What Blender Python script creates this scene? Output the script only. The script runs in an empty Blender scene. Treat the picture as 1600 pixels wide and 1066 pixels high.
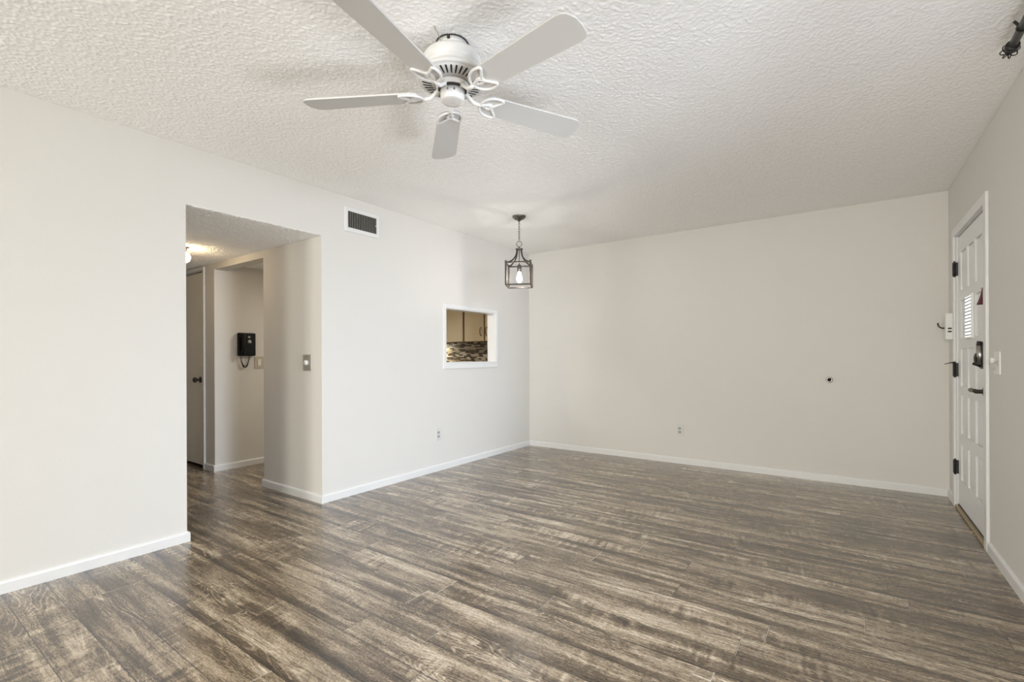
import bpy, bmesh, math
import numpy as np
from math import sin, cos, pi, radians
from mathutils import Vector, Matrix

S = bpy.context.scene
C = S.collection

# ------------------------------------------------------------------ camera
YAW = 0.61398
cam_data = bpy.data.cameras.new('camera')
cam = bpy.data.objects.new('camera', cam_data)
C.objects.link(cam)
cam_data.sensor_width = 36.0
cam_data.lens = 743.63 / 1600 * 36
cam_data.shift_y = 24.8 / 1600
cam_data.clip_start = 0.02
cam.matrix_world = (Matrix.Translation((0, 0, 1.1283)) @ Matrix.Rotation(YAW, 4, 'Z')
                    @ Matrix.Rotation(pi / 2, 4, 'X') @ Matrix.Rotation(-0.0041, 4, 'Z'))
S.camera = cam

# ------------------------------------------------------------------ world, daylight, exposure
w = bpy.data.worlds.new('world')
S.world = w
w.use_nodes = True
w.node_tree.nodes['Background'].inputs[0].default_value = (0.80, 0.88, 1.0, 1)
w.node_tree.nodes['Background'].inputs[1].default_value = 0.3
S.view_settings.view_transform = 'Standard'
S.view_settings.look = 'None'
S.view_settings.gamma = 1.0
S.view_settings.exposure = -0.04
S.view_settings.use_curve_mapping = False


def area(name, loc, rot, sx, sy, power, col, spread=180):
    l = bpy.data.lights.new(name, 'AREA')
    l.shape = 'RECTANGLE'
    l.size, l.size_y = sx, sy
    l.energy = power
    l.color = col
    l.spread = radians(spread)
    o = bpy.data.objects.new(name, l)
    C.objects.link(o)
    o.location = loc
    o.rotation_euler = rot
    return o


# daylight entering the glazed sliding door of the right wall; rear fills are added
area('skylight_right', (1.6, 1.4, 1.9), (0, radians(50), radians(-60)), 1.2, 1.6, 335, (0.76, 0.86, 1.0))
area('rear_fill_down', (0.0, -4.6, 1.9), (radians(65), 0, radians(25)), 1.0, 1.2, 250, (1.0, 0.99, 0.86))  # added fill from behind the viewer, aimed downward
area('rear_fill_side', (-2.2, -4.35, 1.25), (radians(90), 0, radians(-42)), 1.6, 1.9, 200, (1.0, 0.97, 0.90))  # added fill from the rear, turned toward the right wall
# fill added to lift the ceiling, shining up through the sliding door
area('upward_fill_right', (0.95, 1.6, 0.6), (0, radians(145), radians(-30)), 0.8, 1.1, 50, (0.97, 0.98, 1.0))

# ------------------------------------------------------------------ materials


def mat(name, col, rough=0.5, metal=0.0, spec=0.5, emit=None, bump=None, var=0.0, coat=0):
    m = bpy.data.materials.new(name)
    m.use_nodes = True
    nt = m.node_tree
    b = nt.nodes['Principled BSDF']
    b.inputs['Base Color'].default_value = (*col, 1)
    b.inputs['Roughness'].default_value = rough
    b.inputs['Metallic'].default_value = metal
    b.inputs['Specular IOR Level'].default_value = spec
    b.inputs['Coat Weight'].default_value = coat
    if emit:
        b.inputs['Emission Color'].default_value = (*emit[:3], 1)
        b.inputs['Emission Strength'].default_value = emit[3]
    tc = nt.nodes.new('ShaderNodeTexCoord')
    if bump:
        n = nt.nodes.new('ShaderNodeTexNoise')
        n.inputs['Scale'].default_value = bump[0]
        n.inputs['Detail'].default_value = bump[3] if len(bump) > 3 else 3
        nt.links.new(tc.outputs['Object'], n.inputs['Vector'])
        bp = nt.nodes.new('ShaderNodeBump')
        bp.inputs['Strength'].default_value = bump[1]
        bp.inputs['Distance'].default_value = bump[2]
        nt.links.new(n.outputs['Fac'], bp.inputs['Height'])
        nt.links.new(bp.outputs['Normal'], b.inputs['Normal'])
    n2 = nt.nodes.new('ShaderNodeTexNoise')
    n2.inputs['Scale'].default_value = 6
    n2.inputs['Detail'].default_value = 3
    nt.links.new(tc.outputs['Object'], n2.inputs['Vector'])
    mx = nt.nodes.new('ShaderNodeMix')
    mx.data_type = 'RGBA'
    mx.inputs['A'].default_value = (*[c * (1 - var) for c in col], 1)
    mx.inputs['B'].default_value = (*[min(1, c * (1 + var)) for c in col], 1)
    nt.links.new(n2.outputs['Fac'], mx.inputs['Factor'])
    nt.links.new(mx.outputs['Result'], b.inputs['Base Color'])
    return m


M = {}
M['wall'] = mat('wall_paint', (0.70, 0.678, 0.642), 0.75, spec=0.25, bump=(130, 0.12, 0.004), var=0.012)
M['hall_wall'] = M['wall']
M['trim'] = mat('white_gloss_trim', (0.76, 0.755, 0.745), 0.35, spec=0.5, var=0.01)
M['doorwhite'] = mat('white_door_paint', (0.82, 0.82, 0.81), 0.4, var=0.015)
M['halldoor'] = mat('flush_door_paint', (0.84, 0.79, 0.69), 0.45, var=0.03)
M['fan'] = mat('white_enamel', (0.74, 0.73, 0.715), 0.3, var=0.01)
M['blade'] = mat('white_blade_laminate', (0.60, 0.592, 0.575), 0.45, var=0.012)
M['dark'] = mat('dark_slot', (0.03, 0.028, 0.026), 0.7)
M['bronze'] = mat('dark_bronze', (0.075, 0.062, 0.055), 0.38, metal=0.8, var=0.1)
M['pewter'] = mat('brushed_pewter', (0.17, 0.155, 0.14), 0.35, metal=0.9, var=0.15)
M['nickel'] = mat('nickel', (0.42, 0.40, 0.37), 0.25, metal=1.0, var=0.05)
M['black'] = mat('black_metal', (0.015, 0.015, 0.015), 0.4, metal=0.3)
M['blackplastic'] = mat('black_plastic', (0.004, 0.004, 0.005), 0.5, spec=0.25)
M['rod'] = mat('gunmetal_rod', (0.10, 0.098, 0.09), 0.4, metal=0.6, var=0.1)
M['plastic'] = mat('white_plastic', (0.78, 0.77, 0.74), 0.4)
M['plate'] = mat('ivory_plate_plastic', (0.66, 0.65, 0.63), 0.4)
M['greyplastic'] = mat('grey_plastic', (0.42, 0.41, 0.38), 0.4)
M['almond'] = mat('almond_plastic', (0.50, 0.45, 0.36), 0.4)
M['taupe'] = mat('taupe_metal_plate', (0.40, 0.37, 0.32), 0.35, metal=0.4)
M['outlethole'] = mat('outlet_grey', (0.20, 0.19, 0.18), 0.5)
M['bulb'] = mat('glowing_bulb', (1, 0.97, 0.9), 0.2, emit=(1.0, 0.95, 0.88, 150))
M['globe'] = mat('glowing_globe', (1, 0.97, 0.9), 0.2, emit=(1.0, 0.76, 0.46, 52))
M['threshold'] = mat('oak_threshold', (0.36, 0.28, 0.17), 0.45, var=0.15)
M['pane'] = mat('glowing_frosted_pane', (0.9, 0.92, 0.95), 0.3, emit=(0.95, 0.97, 1.0, 1.1))  # emission replaces daylight coming through the glass
M['slat'] = mat('blind_slat', (0.55, 0.56, 0.57), 0.5)
M['red'] = mat('maroon_cloth', (0.10, 0.012, 0.018), 0.8, var=0.2)
M['cab'] = mat('cream_cabinet', (0.55, 0.45, 0.29), 0.45, var=0.03)
M['cabgap'] = mat('cabinet_edge_wood', (0.16, 0.075, 0.02), 0.5, var=0.2)
M['stripglow'] = mat('strip_light_lens', (1, 1, 0.95), 0.3, emit=(1.0, 0.93, 0.75, 10))
M['alu'] = mat('white_aluminium', (0.8, 0.8, 0.8), 0.35)


M['popcorn'] = mat('popcorn_ceiling', (0.95, 0.94, 0.925), 0.95, spec=0.1, bump=(260, 0.25, 0.002))


def glass_mat():
    m = bpy.data.materials.new('clear_window_glass')
    m.use_nodes = True
    nt = m.node_tree
    for n in list(nt.nodes):
        if n.type == 'BSDF_PRINCIPLED':
            nt.nodes.remove(n)
    out = [n for n in nt.nodes if n.type == 'OUTPUT_MATERIAL'][0]
    t = nt.nodes.new('ShaderNodeBsdfTransparent')
    g = nt.nodes.new('ShaderNodeBsdfGlossy')
    g.inputs['Roughness'].default_value = 0.02
    f = nt.nodes.new('ShaderNodeFresnel')
    mx = nt.nodes.new('ShaderNodeMixShader')
    nt.links.new(f.outputs[0], mx.inputs[0])
    nt.links.new(t.outputs[0], mx.inputs[1])
    nt.links.new(g.outputs[0], mx.inputs[2])
    nt.links.new(mx.outputs[0], out.inputs[0])
    return m


M['glass'] = glass_mat()


class NT:
    """small helper for long math chains"""
    def __init__(s, nt): s.nt = nt

    def sock(s, node, i, v):
        if isinstance(v, (int, float)):
            node.inputs[i].default_value = v
        else:
            s.nt.links.new(v, node.inputs[i])

    def m(s, op, a, b=0.0, c=0.0, clamp=False):
        n = s.nt.nodes.new('ShaderNodeMath')
        n.operation = op
        n.use_clamp = clamp
        s.sock(n, 0, a); s.sock(n, 1, b); s.sock(n, 2, c)
        return n.outputs[0]

    def vec(s, x, y, z):
        n = s.nt.nodes.new('ShaderNodeCombineXYZ')
        s.sock(n, 0, x); s.sock(n, 1, y); s.sock(n, 2, z)
        return n.outputs[0]

    def noise(s, v, scale, detail=2, rough=0.5, dist=0.0):
        n = s.nt.nodes.new('ShaderNodeTexNoise')
        n.inputs['Scale'].default_value = scale
        n.inputs['Detail'].default_value = detail
        n.inputs['Roughness'].default_value = rough
        n.inputs['Distortion'].default_value = dist
        s.nt.links.new(v, n.inputs['Vector'])
        return n.outputs['Fac']

    def white(s, v):
        n = s.nt.nodes.new('ShaderNodeTexWhiteNoise')
        n.noise_dimensions = '3D'
        s.nt.links.new(v, n.inputs['Vector'])
        return n.outputs['Value']

    def rng(s, v, a, b, c=0.0, d=1.0):
        n = s.nt.nodes.new('ShaderNodeMapRange')
        s.sock(n, 0, v)
        for i, q in enumerate((a, b, c, d)):
            s.sock(n, i + 1, q)
        return n.outputs[0]

    def mix(s, f, a, b):
        n = s.nt.nodes.new('ShaderNodeMix')
        n.data_type = 'RGBA'
        s.sock(n, 0, f)
        for k, v in (('A', a), ('B', b)):
            if isinstance(v, tuple):
                n.inputs[k].default_value = (*v, 1)
            else:
                s.nt.links.new(v, n.inputs[k])
        return n.outputs['Result']


def floor_mat():
    m = bpy.data.materials.new('grey_brown_plank_floor')
    m.use_nodes = True
    nt = m.node_tree
    b = nt.nodes['Principled BSDF']
    k = NT(nt)
    tc = nt.nodes.new('ShaderNodeTexCoord')
    sp = nt.nodes.new('ShaderNodeSeparateXYZ')
    nt.links.new(tc.outputs['Object'], sp.inputs[0])
    x, y = sp.outputs[0], sp.outputs[1]
    W, L = 0.150, 1.22
    yr = k.m('DIVIDE', k.m('ADD', y, 0.0), W)
    row = k.m('FLOOR', yr)
    fy = k.m('SUBTRACT', yr, row)
    off = k.white(k.vec(row, 3.3, 1.7))
    xr = k.m('ADD', k.m('DIVIDE', x, L), k.m('MULTIPLY', off, 7.0))
    col = k.m('FLOOR', xr)
    fx = k.m('SUBTRACT', xr, col)
    pid = k.white(k.vec(row, col, 0.5))
    pid2 = k.white(k.vec(col, row, 9.5))
    # streaks along the plank
    v1 = k.vec(k.m('ADD', k.m('MULTIPLY', x, 1.1), k.m('MULTIPLY', pid, 37)), k.m('ADD', k.m('MULTIPLY', y, 19), k.m('MULTIPLY', pid2, 11)), pid)
    n1 = k.noise(v1, 1.0, 3, 0.55, 0.6)
    # blotches
    v2 = k.vec(k.m('ADD', k.m('MULTIPLY', x, 3.4), k.m('MULTIPLY', pid2, 21)), k.m('MULTIPLY', y, 11), k.m('MULTIPLY', pid, 5))
    n2 = k.noise(v2, 1.0, 3, 0.6, 0.4)
    # fine grain
    v3 = k.vec(k.m('ADD', k.m('MULTIPLY', x, 14), k.m('MULTIPLY', pid, 90)), k.m('MULTIPLY', y, 190), pid2)
    n3 = k.noise(v3, 1.0, 3, 0.65, 0.8)
    # cathedral grain
    v4 = k.vec(k.m('ADD', k.m('MULTIPLY', x, 1.6), k.m('MULTIPLY', pid2, 51)), k.m('MULTIPLY', y, 9), pid)
    n4 = k.noise(v4, 1.0, 1, 0.4, 0.3)
    rings = k.m('FRACT', k.m('MULTIPLY', n4, 26))
    ring = k.m('ABSOLUTE', k.m('SUBTRACT', rings, 0.5))
    ring = k.rng(ring, 0.30, 0.5)
    ringmask = k.rng(k.noise(k.vec(k.m('MULTIPLY', x, 1.3), k.m('MULTIPLY', y, 7), pid), 1.0, 2), 0.50, 0.62)
    ring = k.m('MULTIPLY', ring, ringmask)
    # short cross scratches
    v5 = k.vec(k.m('MULTIPLY', x, 95), k.m('MULTIPLY', y, 150), pid)
    n5 = k.noise(v5, 1.0, 2, 0.6)
    base = k.rng(n1, 0.33, 0.66)
    base = k.m('ADD', k.m('MULTIPLY', base, 0.46), k.m('MULTIPLY', k.rng(n2, 0.30, 0.70), 0.30))
    base = k.m('ADD', base, 0.085)
    base = k.m('ADD', base, k.m('MULTIPLY', k.m('SUBTRACT', pid, 0.42), 0.12))
    edge = k.m('MINIMUM', fy, k.m('SUBTRACT', 1.0, fy))
    # worn dark flank along one side of many planks
    fl = k.noise(k.vec(k.m('MULTIPLY', x, 1.7), row, 4.4), 1.0, 2)
    flank = k.m('MULTIPLY', k.rng(fy, 0.0, 0.30, 1.0, 0.0), k.rng(fl, 0.42, 0.62))
    base = k.m('SUBTRACT', base, k.m('MULTIPLY', flank, 0.46))
    base = k.m('ADD', base, k.m('MULTIPLY', k.m('SUBTRACT', n3, 0.5), 0.62))
    base = k.m('ADD', base, k.m('MULTIPLY', k.m('SUBTRACT', n5, 0.5), 0.9))
    # saw marks across the plank, in patches
    saw = k.noise(k.vec(k.m('ADD', k.m('MULTIPLY', x, 42), k.m('MULTIPLY', y, 6)), k.m('MULTIPLY', y, 5), pid), 1.0, 1)
    sawm = k.rng(k.noise(k.vec(k.m('MULTIPLY', x, 2.0), k.m('MULTIPLY', y, 5), k.m('ADD', pid, 3.0)), 1.0, 1), 0.52, 0.64)
    base = k.m('ADD', base, k.m('MULTIPLY', k.m('MULTIPLY', k.m('SUBTRACT', saw, 0.5), sawm), 0.9))
    base = k.m('ADD', base, k.m('MULTIPLY', ring, 0.34), clamp=True)
    cr = nt.nodes.new('ShaderNodeValToRGB')
    e = cr.color_ramp.elements
    e[0].position = 0.0; e[0].color = (0.030, 0.020, 0.012, 1)
    e[1].position = 1.0; e[1].color = (0.66, 0.56, 0.43, 1)
    q = e.new(0.38); q.color = (0.118, 0.082, 0.050, 1)
    q = e.new(0.66); q.color = (0.34, 0.262, 0.175, 1)
    nt.links.new(base, cr.inputs[0])
    # seams
    sy = k.m('LESS_THAN', k.m('MULTIPLY', edge, W), 0.0019)
    ex = k.m('MINIMUM', fx, k.m('SUBTRACT', 1.0, fx))
    sx = k.m('LESS_THAN', k.m('MULTIPLY', ex, L), 0.0019)
    c = k.mix(k.m('MULTIPLY', sy, 0.88), cr.outputs[0], (0.03, 0.024, 0.018))
    endc = k.mix(k.rng(pid2, 0.45, 0.55), (0.03, 0.024, 0.018), (0.5, 0.46, 0.40))
    n = nt.nodes.new('ShaderNodeMix'); n.data_type = 'RGBA'
    nt.links.new(k.m('MULTIPLY', sx, 0.85), n.inputs[0]); nt.links.new(c, n.inputs['A']); nt.links.new(endc, n.inputs['B'])
    nt.links.new(n.outputs['Result'], b.inputs['Base Color'])
    rg = k.rng(n3, 0.3, 0.7, 0.20, 0.34)
    nt.links.new(rg, b.inputs['Roughness'])
    b.inputs['Specular IOR Level'].default_value = 0.7
    b.inputs['Coat Weight'].default_value = 0.5
    b.inputs['Coat Roughness'].default_value = 0.24
    bp = nt.nodes.new('ShaderNodeBump')
    bp.inputs['Strength'].default_value = 0.25
    bp.inputs['Distance'].default_value = 0.0015
    h = k.m('SUBTRACT', n3, k.m('MULTIPLY', k.m('MAXIMUM', sy, sx), 1.5))
    nt.links.new(h, bp.inputs['Height'])
    nt.links.new(bp.outputs['Normal'], b.inputs['Normal'])
    return m


M['floor'] = floor_mat()


def mosaic_mat():
    m = bpy.data.materials.new('mosaic_tile_splashback')
    m.use_nodes = True
    nt = m.node_tree
    b = nt.nodes['Principled BSDF']
    k = NT(nt)
    tc = nt.nodes.new('ShaderNodeTexCoord')
    sp = nt.nodes.new('ShaderNodeSeparateXYZ')
    nt.links.new(tc.outputs['Object'], sp.inputs[0])
    x, z = sp.outputs[0], sp.outputs[2]
    H = 0.0185
    zr = k.m('DIVIDE', z, H)
    row = k.m('FLOOR', zr); fz = k.m('SUBTRACT', zr, row)
    o = k.white(k.vec(row, 1.1, 2.2))
    wd = k.m('ADD', 0.060, k.m('MULTIPLY', k.white(k.vec(row, 8.1, 2.2)), 0.04))
    xr = k.m('ADD', k.m('DIVIDE', x, wd), k.m('MULTIPLY', o, 9))
    col = k.m('FLOOR', xr); fx = k.m('SUBTRACT', xr, col)
    idv = k.white(k.vec(row, col, 4.0))
    cr = nt.nodes.new('ShaderNodeValToRGB')
    cr.color_ramp.interpolation = 'CONSTANT'
    e = cr.color_ramp.elements
    e[0].position = 0; e[0].color = (0.035, 0.018, 0.010, 1)
    e[1].position = 0.42; e[1].color = (0.42, 0.36, 0.26, 1)
    q = e.new(0.6); q.color = (0.30, 0.23, 0.15, 1)
    q = e.new(0.78); q.color = (0.55, 0.50, 0.40, 1)
    nt.links.new(idv, cr.inputs[0])
    g = k.m('MAXIMUM', k.m('LESS_THAN', fz, 0.10), k.m('LESS_THAN', fx, 0.03))
    c = k.mix(g, cr.outputs[0], (0.42, 0.38, 0.30))
    nt.links.new(c, b.inputs['Base Color'])
    b.inputs['Roughness'].default_value = 0.25
    return m


M['mosaic'] = mosaic_mat()

# ------------------------------------------------------------------ mesh helpers


def add_box(bm, x0, x1, y0, y1, z0, z1, bevel=0.0, seg=2):
    r = bmesh.ops.create_cube(bm, size=1.0)
    vs = r['verts']
    for v in vs:
        v.co = Vector(((x0 + x1) / 2 + v.co.x * (x1 - x0), (y0 + y1) / 2 + v.co.y * (y1 - y0), (z0 + z1) / 2 + v.co.z * (z1 - z0)))
    if bevel > 0:
        es = set(e for v in vs for e in v.link_edges)
        bmesh.ops.bevel(bm, geom=list(es), offset=bevel, segments=seg, affect='EDGES', profile=0.5)
    return bm


def box(x0, x1, y0, y1, z0, z1, bevel=0.0, seg=2):
    return add_box(bmesh.new(), x0, x1, y0, y1, z0, z1, bevel, seg)


def add_tube(bm, pts, r, n=8, closed=False, cap=True):
    pts = [Vector(p) for p in pts]
    N = len(pts)
    rs = r if isinstance(r, (list, tuple)) else [r] * N
    rings = []
    prev = None
    for i, p in enumerate(pts):
        if closed:
            t = pts[(i + 1) % N] - pts[i - 1]
        else:
            t = pts[min(i + 1, N - 1)] - pts[max(i - 1, 0)]
        t.normalize()
        if prev is None:
            a = Vector((0, 0, 1)) if abs(t.z) < 0.9 else Vector((1, 0, 0))
            u = t.cross(a).normalized()
        else:
            u = (prev - t * prev.dot(t)).normalized()
        prev = u
        v = t.cross(u)
        rings.append([bm.verts.new(p + (u * cos(2 * pi * j / n) + v * sin(2 * pi * j / n)) * rs[i]) for j in range(n)])
    M_ = N if closed else N - 1
    for i in range(M_):
        a, b_ = rings[i], rings[(i + 1) % N]
        sh = 0
        if closed and i == N - 1:
            sh = min(range(n), key=lambda s: (a[0].co - b_[s].co).length)
        for j in range(n):
            f = bm.faces.new((a[j], a[(j + 1) % n], b_[(j + 1 + sh) % n], b_[(j + sh) % n]))
            f.smooth = True
    if cap and not closed:
        bm.faces.new(rings[0][::-1])
        bm.faces.new(rings[-1])
    return bm


def add_lathe(bm, prof, cx=0, cy=0, n=40, mtx=None, cap=True):
    """profile of (radius, z) turned about the vertical through cx, cy"""
    rings = []
    new = []
    for r, z in prof:
        if r < 1e-6:
            v = bm.verts.new((cx, cy, z)); new.append(v)
            rings.append([v])
        else:
            ring = [bm.verts.new((cx + r * cos(2 * pi * j / n), cy + r * sin(2 * pi * j / n), z)) for j in range(n)]
            new += ring
            rings.append(ring)
    for a, b_ in zip(rings, rings[1:]):
        if len(a) == 1 and len(b_) == 1:
            continue
        for j in range(n):
            k = (j + 1) % n
            if len(a) == 1:
                f = bm.faces.new((a[0], b_[k], b_[j]))
            elif len(b_) == 1:
                f = bm.faces.new((a[j], a[k], b_[0]))
            else:
                f = bm.faces.new((a[j], a[k], b_[k], b_[j]))
            f.smooth = True
    if cap:
        for rg in (rings[0], rings[-1]):
            if len(rg) > 2:
                bm.faces.new(rg)
    if mtx is not None:
        bmesh.ops.transform(bm, matrix=mtx, verts=new)
    return bm


def add_prism(bm, pts, z0, z1, bevel=0.0):
    """outline of (x, y) extruded from z0 to z1"""
    lo = [bm.verts.new((x, y, z0)) for x, y in pts]
    hi = [bm.verts.new((x, y, z1)) for x, y in pts]
    bm.faces.new(lo[::-1]); top = bm.faces.new(hi)
    n = len(pts)
    for i in range(n):
        bm.faces.new((lo[i], lo[(i + 1) % n], hi[(i + 1) % n], hi[i]))
    if bevel:
        es = [e for v in lo + hi for e in v.link_edges if abs(e.verts[0].co.z - e.verts[1].co.z) < 1e-7]
        bmesh.ops.bevel(bm, geom=list(set(es)), offset=bevel, segments=2, affect='EDGES', profile=0.5)
    return bm


def world_loc(o):
    v = Vector((0, 0, 0))
    while o is not None:
        v += Vector(o.location)
        o = o.parent
    return v


def obj(name, bm, m, parent=None, origin=None, label=None):
    """bm is in room coordinates; it is linked as one mesh object under its parent"""
    o = bpy.data.objects.new(name, None)
    base = world_loc(parent) if parent else Vector(origin or (0, 0, 0))
    bmesh.ops.recalc_face_normals(bm, faces=bm.faces[:])
    bmesh.ops.translate(bm, vec=-base, verts=bm.verts[:])
    me = bpy.data.meshes.new(name)
    bm.to_mesh(me)
    bm.free()
    bpy.data.objects.remove(o)
    o = bpy.data.objects.new(name, me)
    C.objects.link(o)
    me.materials.append(M[m] if isinstance(m, str) else m)
    if parent:
        o.parent = parent
    else:
        o.location = base
    if label:
        o['label'] = label
    return o


def thing(name, label, cat, loc, group=None):
    o = bpy.data.objects.new(name, None)
    o.empty_display_size = 0.05
    C.objects.link(o)
    o.location = loc
    o['label'] = label
    o['category'] = cat
    if group:
        o['group'] = group
    return o


def tag(o, label, cat, group=None):
    o['label'] = label
    o['category'] = cat
    if group:
        o['group'] = group
    return o


def struct(name, bm, m, label, cat):
    o = obj(name, bm, m)
    o['kind'] = 'structure'
    o['label'] = label
    o['category'] = cat
    return o


def wall_pieces(boxes, bevel=0):
    bm = bmesh.new()
    for b_ in boxes:
        add_box(bm, *b_)
    return bm


# ------------------------------------------------------------------ dimensions (metres)
H = 2.44
XL, XR, YB, YR = -3.327, 0.661, 5.105, -4.2
T = 0.102
OP0, OP1, OPZ = 1.240, 2.163, 2.077       # hall opening in the left wall
PW0, PW1, PWZ0, PWZ1 = 3.552, 4.385, 1.065, 1.633   # serving hatch
KX0, KX1, KZ = -5.142, -4.197, 2.010      # kitchen doorway in the hall's side wall
DY0, DY1, DZ = 3.845, 4.790, 2.005        # entrance door opening
HY = 2.163                                # face of the hall's side wall
HT = 0.115
SY0, SY1, SZ0, SZ1 = -0.20, 2.55, 0.06, 2.12   # glazed sliding door

# ------------------------------------------------------------------ shell
struct('floor', box(-7.2, 1.2, -4.6, 5.4, -0.08, 0.0), 'floor', 'grey brown wood look plank floor running through room and hall', 'floor')


def popcorn_slab(name, x0, x1, y0, y1, z, extra, label, seed, step=0.004, amp=0.00085):
    """sprayed popcorn: a fine relief hanging from the slab boxes given in extra"""
    nx, ny = int((x1 - x0) / step) + 1, int((y1 - y0) / step) + 1
    rng = np.random.default_rng(seed)
    n = rng.standard_normal((ny, nx))

    def blur(a, s_):
        fx = np.fft.fftfreq(nx)[None, :]
        fy = np.fft.fftfreq(ny)[:, None]
        r_ = np.real(np.fft.ifft2(np.fft.fft2(a) * np.exp(-2 * (pi * s_) ** 2 * (fx ** 2 + fy ** 2))))
        return r_ / r_.std()
    h = blur(n, 0.68) + blur(rng.standard_normal((ny, nx)), 1.5) * 0.3
    h = np.clip(h + 1.2, 0, 3.6)
    h[0, :] = h[-1, :] = 0
    h[:, 0] = h[:, -1] = 0
    X, Y = np.meshgrid(np.linspace(x0, x1, nx), np.linspace(y0, y1, ny))
    co = np.stack([X, Y, z - h * amp], -1).reshape(-1, 3)
    i = np.arange(nx * ny).reshape(ny, nx)
    q = np.stack([i[:-1, :-1], i[1:, :-1], i[1:, 1:], i[:-1, 1:]], -1).reshape(-1, 4)
    ns = len(q)
    for (a0, a1, b0, b1, c0, c1) in extra:
        k = len(co)
        bx_ = np.array([(x, y, zz) for zz in (c0, c1) for (x, y) in ((a0, b0), (a1, b0), (a1, b1), (a0, b1))])
        f = np.array([(3, 2, 1, 0), (4, 5, 6, 7), (0, 1, 5, 4), (1, 2, 6, 5), (2, 3, 7, 6), (3, 0, 4, 7)]) + k
        co = np.vstack([co, bx_])
        q = np.vstack([q, f])
    me = bpy.data.meshes.new(name)
    me.vertices.add(len(co))
    me.vertices.foreach_set('co', co.astype(np.float32).ravel())
    me.loops.add(q.size)
    me.loops.foreach_set('vertex_index', q.astype(np.int32).ravel())
    me.polygons.add(len(q))
    me.polygons.foreach_set('loop_start', np.arange(0, q.size, 4, dtype=np.int32))
    me.polygons.foreach_set('loop_total', np.full(len(q), 4, dtype=np.int32))
    sm = np.zeros(len(q), dtype=bool)
    sm[:ns] = True
    me.polygons.foreach_set('use_smooth', sm)
    me.update(calc_edges=True)
    me.materials.append(M['popcorn'])
    o = bpy.data.objects.new(name, me)
    C.objects.link(o)
    o['kind'] = 'structure'
    o['label'] = label
    o['category'] = 'ceiling'
    return o


popcorn_slab('ceiling', XL, XR, 0.0, YB, H, [(XL - T, XR + 0.3, YR - 0.3, YB + 0.3, H + 0.0006, H + 0.1)],
             'white popcorn textured ceiling over the main room', 3)
popcorn_slab('ceiling_hall', -6.6, XL - 0.002, OP0, OP1, OPZ,
             [(-7.2, XL - T, 0.9, YB + 0.3, OPZ + 0.0006, OPZ + 0.1), (XL - T, XL - 0.002, OP0, OP1, OPZ + 0.0006, OPZ + 0.0039)],
             'lower popcorn textured ceiling over hall and kitchen', 5, amp=0.0017)

bm = bmesh.new()
add_box(bm, XL - T, XL, YR, OP0, 0, H)
add_box(bm, XL - T, XL, OP0, OP1, OPZ + 0.004, H)
add_box(bm, XL - T, XL, OP1, PW0, 0, H)
add_box(bm, XL - T, XL, PW0, PW1, 0, PWZ0)
add_box(bm, XL - T, XL, PW0, PW1, PWZ1, H)
add_box(bm, XL - T, XL, PW1, YB, 0, H)
struct('wall_left', bm, 'wall', 'long off-white left wall with hall opening and serving hatch', 'wall')
struct('wall_back', box(XL - T, XR + T, YB, YB + T, 0, H), 'wall', 'off-white back wall with one outlet', 'wall')
bm = bmesh.new()
add_box(bm, XR, XR + T, DY1, YB, 0, H)
add_box(bm, XR, XR + T, DY0, DY1, DZ, H)
add_box(bm, XR, XR + T, SY1, DY0, 0, H)
add_box(bm, XR, XR + T, SY0, SY1, SZ1, H)
add_box(bm, XR, XR + T, SY0, SY1, 0, SZ0)
add_box(bm, XR, XR + T, YR, SY0, 0, H)
struct('wall_right', bm, 'wall', 'off-white right wall with the entrance door', 'wall')
bm = bmesh.new()
RX0, RX1, RZ0, RZ1 = -3.0, 0.2, 0.30, 2.2
add_box(bm, XL - T, RX0, YR - T, YR, 0, H)
add_box(bm, RX1, XR + T, YR - T, YR, 0, H)
add_box(bm, RX0, RX1, YR - T, YR, 0, RZ0)
add_box(bm, RX0, RX1, YR - T, YR, RZ1, H)
struct('wall_rear', bm, 'wall', 'off-white rear wall with an added wide window, behind the viewer', 'wall')

# hall and kitchen shell
bm = bmesh.new()
X1 = XL - T
add_box(bm, KX1, X1, HY, HY + HT, 0, OPZ)
add_box(bm, KX0, KX1, HY, HY + HT, KZ, OPZ)
add_box(bm, -5.375, KX0, HY, HY + HT, 0, OPZ)
add_box(bm, -6.16, -5.375, HY, HY + HT, 2.03, OPZ)
add_box(bm, -7.2, -6.16, HY, HY + HT, 0, OPZ)
struct('wall_hall_side', bm, 'wall', 'cream hall wall seen through the opening', 'wall')
struct('wall_hall_near', box(-7.2, X1, 1.24 - 0.115, 1.24, 0, OPZ), 'wall', 'hidden near side wall of the hall', 'wall')
struct('wall_hall_end', box(-7.3, -7.2, 1.1, 2.3, 0, OPZ), 'wall', 'end wall of the hall', 'wall')
struct('wall_kitchen_side', box(KX0 - T, KX0, HY + HT, YB, 0, OPZ), 'wall', 'cream kitchen wall that carries the black phone', 'wall')
struct('wall_kitchen_back', box(KX0 - T, X1, YB, YB + T, 0, OPZ), 'wall', 'kitchen back wall behind the mosaic tiles', 'wall')


# ------------------------------------------------------------------ baseboards (rounded top profile)
def base_profile(d=0.0135, h=0.063):
    return [(0, 0), (d, 0), (d, h * 0.80), (d * 0.85, h * 0.90), (d * 0.5, h * 0.97), (0, h)]


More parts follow.
